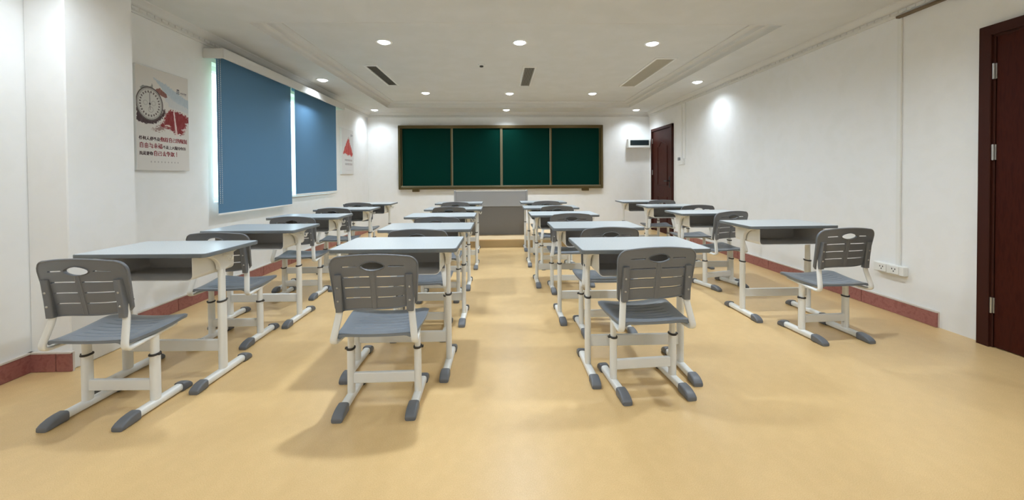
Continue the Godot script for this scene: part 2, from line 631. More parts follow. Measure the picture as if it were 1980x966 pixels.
# ------------------------------------------------------------------ chalkboard, podium
func board() -> void:
	var x0 := -2.125
	var x1 := 2.185
	var y0 := 0.875
	var y1 := 2.215
	var o := thing("chalkboard", "wide dark green four-panel chalkboard in a bronze frame on the far wall", "chalkboard", P((x0 + x1) / 2, y0, WALL_FRONT))
	var w := (x1 - x0) / 2
	var h := y1 - y0
	obj("back_panel", mesh_of([box(-w + 0.02, 0.02, -0.035, w - 0.02, h - 0.02, -0.002)]), "bronze", o)
	var rail := func(a: float, b: float, c: float, d: float): return mesh_of([prism(rect(a, b, c, d, 0.012, 3), -0.11, -0.001, 0.004, ahead)])
	obj("top_rail", rail.call(-w, h - 0.062, w, h), "bronze", o)
	obj("bottom_rail", rail.call(-w, 0.0, w, 0.045), "bronze", o)
	obj("side_rail", rail.call(-w, 0.03, -w + 0.05, h - 0.03), "bronze", o)
	obj("side_rail", rail.call(w - 0.05, 0.03, w, h - 0.03), "bronze", o)
	obj("chalk_tray", mesh_of([prism(rect(-w + 0.03, 0.045, w - 0.03, 0.075, 0.006, 2), -0.095, -0.03, 0.003, ahead)]), "bronze_light", o)
	var xs := [-w + 0.05, -1.045, 0.0, 1.045, w - 0.05]
	for i in 4:
		var d := -0.075 if i == 1 or i == 2 else -0.055
		var pn := obj("board_panel", mesh_of([box(xs[i] + 0.004, 0.075, d, xs[i + 1] - 0.004, h - 0.062, d + 0.014)]), "board_green", o)
		for s in [[xs[i], xs[i] + 0.026], [xs[i + 1] - 0.026, xs[i + 1]]]:
			obj("stile", mesh_of([prism(rect(s[0], 0.072, s[1], h - 0.06), d - 0.012, d + 0.014, 0.004, ahead)]), "bronze_light" if (i == 1 or i == 2) else "bronze", pn)
	for x in [-w + 0.35, w - 0.37]:
		obj("support_bracket", mesh_of([prism(rect(x - 0.07, -0.05, x + 0.07, 0.004, 0.006, 2), -0.09, -0.001, 0.004, ahead)]), "bronze", o)


func podium() -> void:
	var o := thing("lectern", "grey metal lectern with pale upper front, on the low platform below the chalkboard", "lectern", P(-0.16, 0.13, 6.70))
	obj("cabinet", boxm(-0.60, 0.0, 0.0, 0.60, 0.49, 0.55, 0.006), "podium_dark", o)
	obj("plinth", boxm(-0.58, 0.0, 0.015, 0.58, 0.02, 0.54, 0.002), "podium_dark", o)
	obj("front_panel", mesh_of([box(-0.60, 0.488, -0.02, 0.60, 0.755, 0.0, 0.006)]), "podium_light", o)
	obj("desk_top", boxm(-0.61, 0.488, -0.004, 0.61, 0.70, 0.56, 0.006), "podium_light", o)
	for s in [-1, 1]:
		obj("corner_post", mesh_of([prism(rect(s * 0.615 - 0.018, -0.028, s * 0.615 + 0.018, 0.02, 0.008, 3), 0.46, 0.77, 0.006, up)]), "podium_light", o)
	obj("top_lip", mesh_of([prism(rect(-0.60, 0.752, 0.60, 0.764, 0.004, 2), -0.026, 0.004, 0.002, ahead)]), "white_steel", o)


# ------------------------------------------------------------------ doors
func doors() -> void:
	var x := WALL_RIGHT
	var side := func(z: float, y: float, h: float): return P(x - h, y, z)
	# the near door, cut by the edge of the picture
	var d := Node3D.new()
	d.name = "door_1"
	d.set_meta("kind", "structure")
	add_child(d)
	var fr := []
	for z in [[2.43, 2.495], [1.50, 1.565]]:
		fr.append(prism(rect(z[0], 0.0, z[1], 2.085), 0.0, 0.045, 0.004, side))
	fr.append(prism(rect(1.50, 2.025, 2.495, 2.09), 0.0, 0.043, 0.004, side))
	fr.append(prism(rect(1.56, 2.010, 2.435, 2.03), 0.0, 0.026, 0.004, side))
	fr.append(prism(rect(2.42, 0.0, 2.434, 2.02), 0.0, 0.026, 0.003, side))
	obj("door_frame", mesh_of(fr), "dark_wood_frame", d)
	obj("door_leaf", mesh_of([prism(rect(1.57, 0.006, 2.417, 2.012), 0.0, 0.020, 0.002, side)]), "dark_wood", d)
	for y in [0.275, 1.268, 1.79]:
		obj("hinge", mesh_of([lathe(PackedVector2Array([Vector2(0.001, -0.052), Vector2(0.006, -0.050), Vector2(0.006, 0.050), Vector2(0.001, 0.052)]), 10, func(a, b, c): return P(x - 0.034 + a, y + c, 2.424 + b)), prism(rect(2.412, y - 0.05, 2.43, y + 0.05), 0.02, 0.028, 0.001, side)]), "screw_steel", d)
	# the far door, with moulded panels and a lever handle
	d = Node3D.new()
	d.name = "door_2"
	d.set_meta("kind", "structure")
	add_child(d)
	fr = []
	for z in [[7.12, 7.175], [8.055, 8.11]]:
		fr.append(prism(rect(z[0], 0.0, z[1], 2.095), 0.0, 0.045, 0.004, side))
	fr.append(prism(rect(7.12, 2.045, 8.11, 2.10), 0.0, 0.043, 0.004, side))
	obj("door_frame", mesh_of(fr), "dark_wood_frame", d)
	var leaf := obj("door_leaf", mesh_of([prism(rect(7.18, 0.006, 8.05, 2.04), 0.0, 0.020, 0.002, side)]), "dark_wood", d)
	var bead := oval(0.008, 0.007, 8)
	var lines := []
	for z in [7.36, 7.80]:
		lines.append([P(x - 0.021, 0.95, z), P(x - 0.021, 1.70, z)])
		lines.append([P(x - 0.021, 0.15, z), P(x - 0.021, 0.72, z)])
	var arch := []
	for k in 17:
		var u := k / 16.0
		arch.append(P(x - 0.021, 1.72 + 0.075 * pow(sin(PI * u), 2.0) + 0.012 * sin(TAU * 2 * u), 7.36 + 0.44 * u))
	lines.append(arch)
	lines.append([P(x - 0.021, 0.95, 7.36), P(x - 0.021, 0.95, 7.80)])
	lines.append([P(x - 0.021, 0.72, 7.36), P(x - 0.021, 0.72, 7.80)])
	lines.append([P(x - 0.021, 0.15, 7.36), P(x - 0.021, 0.15, 7.80)])
	for l in lines:
		obj("panel_moulding", mesh_of([sweep(l, bead, Vector3(1, 0, 0))], 60.0), "dark_wood", leaf)
	obj("lock_plate", mesh_of([prism(rect(7.225, 0.90, 7.265, 1.12, 0.015, 3), 0.019, 0.030, 0.003, side)]), "black_metal", d)
	obj("door_handle", mesh_of([sweep(bend([P(x - 0.028, 1.03, 7.245), P(x - 0.075, 1.03, 7.245), P(x - 0.078, 1.03, 7.38)], 0.015), oval(0.011, 0.008, 10), Vector3.UP)], 60.0), "black_metal", d)
	for y in [0.3, 1.2, 1.85]:
		obj("hinge", mesh_of([lathe(PackedVector2Array([Vector2(0.001, -0.052), Vector2(0.008, -0.050), Vector2(0.008, 0.050), Vector2(0.001, 0.052)]), 8, func(a, b, c): return P(x - 0.032 + a, y + c, 8.052 + b))]), "screw_steel", d)


# ------------------------------------------------------------------ desks and chairs
func foot_parts(parent: Node3D, x: float, length: float, rear_cap: float, front_cap: float) -> void:
	# an oblong tube on the floor with a grey plastic shoe at each end
	var f := func(px: float, py: float, h: float): return P(px, py, h)
	var sec := oval(0.021, 0.0195, 16, 2.8, Vector2(0, 0.0235))
	var bar := obj("foot", mesh_of([prism(sec, rear_cap * 0.8, length - front_cap * 0.8, 0.001, f)], 40.0), "white_steel", parent, Vector3(x, 0, 0))
	for e in 2:
		var n := rear_cap if e == 0 else front_cap
		var rings := []
		for k in [[0.0, 0.86, 0.34], [0.025, 0.95, 0.48], [0.18, 1.0, 0.70], [0.42, 1.0, 0.90], [0.7, 1.0, 0.99], [0.985, 1.0, 1.0], [1.0, 0.93, 0.95]]:
			var r := PackedVector3Array()
			for q in oval(0.0265 * k[1], 0.5, 20, 4.2):
				var y: float = (q.y + 0.5) * 0.0475 * k[2]
				var v: float = k[0] * n
				r.append(P(q.x, y, v if e == 0 else length - v))
			rings.append(r)
		obj("end_cap", mesh_of([loft(rings)], 42.0), "cap_plastic", bar)


func make_desk() -> Node3D:
	# origin: on the floor under the middle of the front edge
	var d := thing("student_desk", "", "desk", Vector3.ZERO, 0.0, "adjustable student desks")
	var w := 0.35
	var dep := 0.437
	var outer := rect(-w, 0.0, w, dep, 0.024, 6)
	var top := obj("tabletop", mesh_of([prism(inset(outer, 0.0045), 0.7185, 0.7402, 0.001, up)], 30.0), "desk_laminate", d)
	var rings := []
	for p in [[0.0, 0.7215], [0.0, 0.7370], [0.0012, 0.7392], [0.003, 0.7400], [0.005, 0.7400], [0.005, 0.7180], [0.002, 0.7185]]:
		var r := PackedVector3Array()
		for q in inset(outer, p[0]):
			r.append(P(q.x, p[1], q.y))
		rings.append(r)
	obj("edge_band", mesh_of([loft(rings, false, true, true)], 40.0), "edge_grey", top)
	# the open book tray: a bent sheet, white outside, grey inside
	var tray := func(hw: float, low: float, r: float):
		var pts := PackedVector2Array()
		pts.append(Vector2(-hw, 0.7175))
		for k in 7:
			var a := PI + PI / 2 * k / 6.0
			pts.append(Vector2(-hw + r, low + r) + r * Vector2(cos(a), sin(a)))
		for k in 7:
			var a := PI * 1.5 + PI / 2 * k / 6.0
			pts.append(Vector2(hw - r, low + r) + r * Vector2(cos(a), sin(a)))
		pts.append(Vector2(hw, 0.7175))
		return pts
	var a: PackedVector2Array = tray.call(0.254, 0.590, 0.028)
	var b: PackedVector2Array = tray.call(0.2515, 0.5925, 0.026)
	var c: PackedVector2Array = tray.call(0.250, 0.594, 0.025)
	var shell := func(o: PackedVector2Array, i: PackedVector2Array, z0: float, z1: float):
		var poly := o.duplicate()
		var back := i.duplicate()
		back.reverse()
		poly.append_array(back)
		return prism(poly, z0, z1, 0.0, ahead)
	var tb := obj("book_tray", mesh_of([shell.call(a, b, 0.035, 0.34), prism(a, 0.34, 0.343, 0.0, ahead)], 40.0), "white_steel", d)
	obj("tray_lining", mesh_of([shell.call(b, c, 0.037, 0.34), prism(b, 0.336, 0.34, 0.0, ahead)], 40.0), "tray_grey", tb)
	for s in [-1, 1]:
		var x: float = s * 0.274
		foot_parts(d, x, 0.43, 0.072, 0.062)
		obj("sleeve", mesh_of([prism(oval(0.0165, 0.0275, 20, 2.4, Vector2(0, 0.215)), 0.038, 0.428, 0.001, up)], 40.0), "white_steel", d, Vector3(x, 0, 0))
		var col := obj("column", mesh_of([prism(oval(0.0130, 0.0230, 20, 2.4, Vector2(0, 0.215)), 0.40, 0.66, 0.0, up)], 40.0), "white_steel", d, Vector3(x, 0, 0))
		obj("collar", mesh_of([prism(oval(0.0195, 0.0310, 20, 2.4, Vector2(0, 0.215)), 0.424, 0.434, 0.002, up), box(-0.004, 0.425, 0.238, 0.004, 0.433, 0.258, 0.001)], 40.0), "collar_black", col)
		# the flared bracket that carries the top
		var prof := PackedVector2Array()
		prof.append(Vector2(0.06, 0.718))
		prof.append(Vector2(0.06, 0.708))
		for k in 9:
			var u := k / 8.0
			prof.append(Vector2(0.19, 0.708) + Vector2(-0.125 * cos(u * PI / 2), -0.075 * sin(u * PI / 2)) + Vector2(0, 0.0) if false else Vector2(0.065 + 0.122 * sin(u * PI / 2), 0.703 - 0.078 * (1.0 - cos(u * PI / 2))))
		prof.append(Vector2(0.189, 0.612))
		prof.append(Vector2(0.243, 0.612))
		prof.append(Vector2(0.262, 0.622))
		prof.append(Vector2(0.272, 0.640))
		prof.append(Vector2(0.272, 0.668))
		for k in 7:
			var u := k / 6.0
			prof.append(Vector2(0.278 + 0.10 * (1.0 - cos(u * PI / 2)), 0.672 + 0.034 * sin(u * PI / 2)))
		prof.append(Vector2(0.39, 0.718))
		obj("bracket", mesh_of([prism(prof, -0.0135, 0.0135, 0.003, aside)], 32.0), "white_steel", d, Vector3(x, 0, 0))
	obj("stretcher", mesh_of([prism(rect(0.203, 0.140, 0.227, 0.205, 0.006, 3), -0.262, 0.262, 0.0, aside)], 40.0), "white_steel", d)
	obj("bag_hook", mesh_of([sweep(bend([P(0.287, 0.690, 0.215), P(0.312, 0.690, 0.215), P(0.318, 0.665, 0.215), P(0.335, 0.664, 0.215), P(0.340, 0.690, 0.215)], 0.008, 4), oval(0.004, 0.007, 8), Vector3(0, 0, 1))], 60.0), "white_steel", d)
	return d


func back_point(x: float, y: float, out: float) -> Vector3:
	# the backrest's curved sheet; out is the distance towards the rear (the camera)
	var u := (y - 0.515) / 0.262
	var v := 0.050 - 0.040 * u - 0.012 * u * u + 0.62 * x * x - 0.012 * (1.0 - u) * u
	return P(x, y, v - out)


func back_half(t: float) -> float:      # half width of the backrest at share t of its height
	return 0.190 + 0.016 * t


func back_outline(s: float, t: float) -> Vector2:
	# s in -1..1 across, t in 0..1 up; rounded top corners, bottom hanging a little in the middle
	var r := 0.055
	var hh := 0.262
	var half := back_half(t)
	var y_top := 0.777 - 0.012 * s * s
	var y_bot := 0.512 + 0.016 * absf(s) * s * s * signf(s)
	var y := lerpf(y_bot, y_top, t)
	var left := (1.0 - t) * hh
	if left < r:
		half -= r - sqrt(maxf(r * r - pow(r - left, 2.0), 0.0))
	var low := t * hh
	if low < 0.015:
		half -= 0.010 * (1.0 - low / 0.015)
	return Vector2(half * s, y)


func make_back_mesh() -> ArrayMesh:
	var ts := []
	for k in 17:
		ts.append(0.94 * k / 16.0)
	for k in [0.955, 0.97, 0.98, 0.988, 0.994, 0.998, 1.0]:
		ts.append(k)
	var nx := 28
	var th := 0.005
	# the sheet as cells in (s, t): slits and the grip hole are left open, every free edge gets a wall
	var sl := 0.0062 / 0.262 / 2
	var tc := [0.215, 0.407, 0.600, 0.795]
	var tl := []
	for k in 10:
		tl.append(0.02 * k)
	for t in tc:
		tl.append_array([t - sl, t + sl])
	for t in [0.0, 0.30, 0.36, 0.48, 0.54, 0.645, 0.685, 0.715, 0.74, 0.765, 0.825, 0.85, 0.88, 0.905, 0.93]:
		tl.append(t)
	tl.append_array(ts.filter(func(t): return t > 0.935))
	var sx := [0.0, 0.08, 0.16, 0.24, 0.355, 0.44, 0.53, 0.62, 0.705, 0.76, 0.82, 0.88, 0.93, 0.97, 1.0]
	var slist := []
	for k in range(sx.size() - 1, 0, -1):
		slist.append(-sx[k])
	slist.append_array(sx)
	tl = tl.filter(func(t): return t < 0.199 or t > 0.201 or true)
	tl.sort()
	var tu := []
	for t in tl:
		if tu.is_empty() or t - tu[-1] > 0.0015:
			tu.append(t)
	var pts := []
	var index := {}
	var cells := []
	var add := func(p: Vector2) -> int:
		var key := Vector2i((p * 100000.0).round())
		if not index.has(key):
			index[key] = pts.size()
			pts.append(p)
		return index[key]
	var p0 := Vector2(-0.355, 0.685)
	var p1 := Vector2(0.355, 0.905)
	for j in tu.size() - 1:
		for i in slist.size() - 1:
			var lo := Vector2(slist[i], tu[j])
			var hi := Vector2(slist[i + 1], tu[j + 1])
			var m := (lo + hi) / 2
			if m.x > p0.x and m.x < p1.x and m.y > p0.y and m.y < p1.y:
				continue
			var open := false
			for k in 4:
				if absf(m.y - tc[k]) < sl * 0.9 and absf(m.x) < 0.705 and absf(m.x) > (0.355 if k == 3 else 0.08):
					open = true
			if not open:
				cells.append([add.call(lo), add.call(Vector2(hi.x, lo.y)), add.call(hi), add.call(Vector2(lo.x, hi.y))])
	# the patch round the grip hole
	var edge := []
	for x in slist:
		if x >= p0.x - 0.001 and x < p1.x - 0.001:
			edge.append(Vector2(x, p0.y))
	for t in tu:
		if t >= p0.y - 0.001 and t < p1.y - 0.001:
			edge.append(Vector2(p1.x, t))
	for k in range(slist.size() - 1, -1, -1):
		if slist[k] <= p1.x + 0.001 and slist[k] > p0.x + 0.001:
			edge.append(Vector2(slist[k], p1.y))
	for k in range(tu.size() - 1, -1, -1):
		if tu[k] <= p1.y + 0.001 and tu[k] > p0.y + 0.001:
			edge.append(Vector2(p0.x, tu[k]))
	var loop := []
	for k in edge.size():          # two more points on every step, for a round hole
		loop.append(edge[k])
	var inner := []
	for q in loop:
		var c := Vector2(q.x / 0.355, (q.y - 0.795) / 0.11)
		var an := c.angle()
		inner.append(Vector2(0.275 * cos(an), 0.795 + 0.084 * sin(an) * (1.0 - 0.14 * absf(cos(an)))))
	for r in 2:
		for k in loop.size():
			var j := (k + 1) % loop.size()
			var u0 := r / 2.0
			var u1 := (r + 1) / 2.0
			cells.append([add.call(loop[k].lerp(inner[k], u0)), add.call(loop[j].lerp(inner[j], u0)), add.call(loop[j].lerp(inner[j], u1)), add.call(loop[k].lerp(inner[k], u1))])
	var fr := PackedVector3Array()
	var bk := PackedVector3Array()
	for p in pts:
		var q := back_outline(p.x, p.y)
		fr.append(back_point(q.x, q.y, th))
		bk.append(back_point(q.x, q.y, -th))
	var edges := {}
	var faces := PackedVector3Array()
	for c in cells:
		quad(faces, fr[c[0]], fr[c[1]], fr[c[2]], fr[c[3]])
		quad(faces, bk[c[3]], bk[c[2]], bk[c[1]], bk[c[0]])
		for k in 4:
			edges[Vector2i(c[k], c[(k + 1) % 4])] = true
	for e in edges:
		if not edges.has(Vector2i(e.y, e.x)):
			quad(faces, fr[e.y], fr[e.x], bk[e.x], bk[e.y])
	# the hole's outline for the lip
	var lip := []
	for q in inner:
		var o := back_outline(q.x, q.y)
		lip.append(back_point(o.x, o.y, 0.001))
	# rim round the outline, lip round the grip hole, the middle rib
	var rim := []
	for k in ts.size():
		rim.append(back_outline(-1.0, ts[k]))
	for i in range(1, nx):
		rim.append(back_outline(-1.0 + 2.0 * i / nx, 1.0))
	for k in range(ts.size() - 1, -1, -1):
		rim.append(back_outline(1.0, ts[k]))
	for i in range(nx - 1, 0, -1):
		rim.append(back_outline(-1.0 + 2.0 * i / nx, 0.0))
	var path := []
	var sec := oval(0.0045, 0.0075, 8)
	var rings2 := []
	for p in rim:
		path.append(back_point(p.x, p.y, 0.001))
	for i in path.size():
		var d: Vector3 = (path[(i + 1) % path.size()] - path[(i - 1 + path.size()) % path.size()]).normalized()
		var u := Vector3(0, 0, 1)
		u = (u - d * u.dot(d)).normalized()
		var s := d.cross(u)
		var r := PackedVector3Array()
		for q in sec:
			r.append(path[i] + s * q.x + u * q.y)
		rings2.append(r)
	var rings3 := []
	for i in lip.size():
		var d: Vector3 = (lip[(i + 1) % lip.size()] - lip[(i - 1 + lip.size()) % lip.size()]).normalized()
		var u := Vector3(0, 0, 1)
		var s := d.cross(u)
		var r := PackedVector3Array()
		for q in oval(0.0032, 0.0085, 8):
			r.append(lip[i] + s * q.x + u * q.y)
		rings3.append(r)
	var ribs := []
	for x in [-0.0085, 0.0085]:
		var l := []
		for k in 9:
			l.append(back_point(x, 0.516 + 0.187 * k / 8.0, 0.004))
		ribs.append(sweep(l, oval(0.004, 0.0045, 8), Vector3(1, 0, 0)))
	var plate := []
	for k in 9:
		plate.append(back_point(0.0, 0.514 + 0.19 * k / 8.0, 0.003))
	ribs.append(sweep(plate, rect(-0.008, -0.004, 0.008, 0.004), Vector3(1, 0, 0)))
	return mesh_of([faces, loft(rings2, false, true, true), loft(rings3, false, true, true)] + ribs, 38.0)


func seat_height(x: float, v: float) -> float:
	var u := (v - 0.035) / 0.35
	var y := 0.392 + 0.013 * u + 0.34 * x * x * (0.5 + 0.8 * u) - 0.010 * sin(PI * clampf(u, 0, 1))
	if u > 0.78:
		y -= 0.016 * pow((u - 0.78) / 0.22, 2.0)
	if u < 0.08:
		y += 0.004 * (1.0 - u / 0.08)
	for g in 6:
		var gv := 0.105 + g * 0.036 + 0.35 * x * x
		var k := absf(v - gv) / 0.0045
		var edge := clampf((0.135 - absf(x)) / 0.012, 0.0, 1.0)
		if k < 1.0:
			y -= 0.0035 * (1.0 - k * k) * edge
	return y


func make_seat_mesh() -> ArrayMesh:
	var nv := 110
	var nx := 26
	var topr := []
	var botr := []
	for j in nv + 1:
		var u := 0.5 - 0.5 * cos(PI * j / nv) if false else float(j) / nv
		var v := 0.035 + 0.35 * u
		var half := lerpf(0.186, 0.205, smoothstep(0.0, 0.8, u))
		var r := 0.055
		if 0.385 - v < r:
			half -= r - sqrt(maxf(r * r - pow(r - (0.385 - v), 2.0), 0.0))
		r = 0.022
		if v - 0.035 < r:
			half -= r - sqrt(maxf(r * r - pow(r - (v - 0.035), 2.0), 0.0))
		var a := PackedVector3Array()
		var b := PackedVector3Array()
		for i in nx + 1:
			var s := -1.0 + 2.0 * i / nx
			var x := half * s
			var rim := smoothstep(0.86, 1.0, absf(s))
			var y := seat_height(x, v) - 0.006 * rim * rim
			a.append(P(x, y, v))
			b.append(P(x * 0.985, y - lerpf(0.013, 0.016, rim), v))
		topr.append(a)
		botr.append(b)
	var rings := []
	for k in nv + 1:
		var r: PackedVector3Array = topr[k].duplicate()
		var q: PackedVector3Array = botr[k].duplicate()
		q.reverse()
		r.append_array(q)
		rings.append(r)
	var t := loft(rings, false)
	for e in [0, nv]:
		for i in nx:
			if e == 0:
				quad(t, topr[e][i], botr[e][i], botr[e][i + 1], topr[e][i + 1])
			else:
				quad(t, topr[e][i], topr[e][i + 1], botr[e][i + 1], botr[e][i])
	return mesh_of([t], 40.0)


func make_chair() -> Node3D:
	# origin: on the floor under the middle of the rear ends of the feet
	var c := thing("student_chair", "", "chair", Vector3.ZERO, 0.0, "adjustable student chairs")
	var back := obj("backrest", make_back_mesh(), "chair_plastic", c)
	var housing := mesh_of([sweep([Vector3(0, 0.500, 0), Vector3(0, 0.505, 0), Vector3(0, 0.585, 0.008), Vector3(0, 0.672, 0.020), Vector3(0, 0.680, 0.020)], rect(-0.0165, -0.022, 0.0165, 0.012, 0.007, 4), Vector3(1, 0, 0))], 40.0)
	var dome := mesh_of([lathe(PackedVector2Array([Vector2(0.0055, 0.0), Vector2(0.0052, 0.0018), Vector2(0.003, 0.0032), Vector2(0.0004, 0.0036)]), 12, func(a, b, h): return Vector3(a, b, h))], 60.0)
	for s in [-1, 1]:
		var p := back_point(s * 0.166, 0.53, 0.0)
		var h := obj("post_housing", housing, "chair_plastic", back, Vector3(s * 0.166, 0.0, p.z + 0.006))
		h.rotation.y = s * -0.10
		for y in [0.555, 0.620]:
			obj("screw", dome, "screw_steel", back, Vector3(s * 0.1655, y, p.z + 0.0275 + (y - 0.50) * 0.105))
	obj("seat", make_seat_mesh(), "seat_plastic", c)
	for s in [-1, 1]:
		var q := back_point(s * 0.166, 0.515, 0.0)
		var z := -q.z
		var path := bend([P(s * 0.166, 0.56, z - 0.012), P(s * 0.168, 0.50, z - 0.008), P(s * 0.190, 0.356, z - 0.046), P(s * 0.152, 0.368, z + 0.26)], 0.036, 6)
		obj("frame_tube", mesh_of([sweep(path, oval(0.0165, 0.0095, 16, 2.4), Vector3(1, 0, 0))], 50.0), "white_steel", c)
	obj("seat_rail", mesh_of([box(-0.18, 0.352, 0.165, 0.18, 0.374, 0.225, 0.004)]), "white_steel", c)
	for s in [-1, 1]:
		var x: float = s * 0.168
		foot_parts(c, x, 0.39, 0.092, 0.060)
		obj("sleeve", mesh_of([prism(oval(0.0178, 0.0235, 20, 2.4, Vector2(0, 0.195)), 0.038, 0.266, 0.001, up)], 40.0), "white_steel", c, Vector3(x, 0, 0))
		var col := obj("column", mesh_of([prism(oval(0.0142, 0.0195, 20, 2.4, Vector2(0, 0.195)), 0.24, 0.365, 0.0, up)], 40.0), "white_steel", c, Vector3(x, 0, 0))
		obj("collar", mesh_of([prism(oval(0.0208, 0.0268, 20, 2.4, Vector2(0, 0.195)), 0.260, 0.270, 0.002, up), box(s * 0.022 - 0.007, 0.260, 0.188, s * 0.022 + 0.007, 0.270, 0.202, 0.001)], 40.0), "collar_black", col)
	obj("stretcher", mesh_of([prism(rect(0.184, 0.086, 0.206, 0.141, 0.006, 3), -0.152, 0.152, 0.0, aside)], 40.0), "white_steel", c)
	return c


func desks_and_chairs() -> void:
	var desk0 := make_desk()
	var chair0 := make_chair()
	var first := true
	var ord := ["nearest", "second", "third", "fourth", "farthest"]
	var cols := {
		"the column along the blue blinds": [[-1.887, 2.074, -1.5], [-1.898, 2.954, -0.5], [-1.962, 3.886, 0.5], [-1.952, 4.821, -0.2], [-1.976, 5.800, 0.0]],
		"the column left of the aisle": [[-0.592, 2.134, -0.5], [-0.572, 2.915, 0.1], [-0.604, 3.846, 0.6], [-0.579, 4.720, 0.2], [-0.622, 5.765, 0.0]],
		"the column right of the aisle": [[0.779, 2.032, 0.0], [0.747, 2.907, -0.3], [0.657, 3.900, 0.0], [0.639, 4.814, -0.6], [0.658, 5.830, -0.1]],
		"the column along the bare right wall": [[2.250, 2.897, 0.4], [2.203, 3.916, 0.0], [2.212, 4.875, -0.8], [2.201, 5.812, -0.6]]}
	var seats := {
		"the column along the blue blinds": [[-1.892, 1.780, -1.5], [-1.875, 2.60, 0.0], [-1.92, 3.62, 1.5], [-1.965, 4.60, 0.0], [-2.02, 5.55, 0.0]],
		"the column left of the aisle": [[-0.594, 1.800, 1.0], [-0.57, 2.66, 0.0], [-0.57, 3.48, 0.0], [-0.615, 4.66, 0.0], [-0.64, 5.52, 0.0]],
		"the column right of the aisle": [[0.787, 1.890, 4.5], [0.765, 2.66, 1.0], [0.68, 3.68, 0.0], [0.685, 4.66, 0.0], [0.665, 5.58, 0.0]],
		"the column along the bare right wall": [[2.305, 2.490, 3.5], [2.29, 3.74, 15.0], [2.375, 4.58, 0.0], [2.36, 5.59, 0.0]]}
	for col in cols:
		var list: Array = cols[col]
		for i in list.size():
			var which: String = ord[i] if i < list.size() - 1 else "farthest"
			var d := desk0 if first else copy(desk0, "student_desk")
			d.position = P(list[i][0], 0, list[i][1])
			d.rotation.y = deg_to_rad(list[i][2])
			tag(d, "grey-topped open-tray school desk, %s in %s" % [which, col], "desk", "adjustable student desks")
			var s: Array = seats[col][i]
			var c := chair0 if first else copy(chair0, "student_chair")
			c.position = P(s[0], 0, s[1])
			c.rotation.y = deg_to_rad(s[2])
			tag(c, "dark grey slot-backed school chair, %s in %s" % [which, col], "chair", "adjustable student chairs")
			first = false


func copy(o: Node3D, called: String) -> Node3D:
	var c: Node3D = o.duplicate()
	c.name = numbered(called)
	add_child(c)
	return c


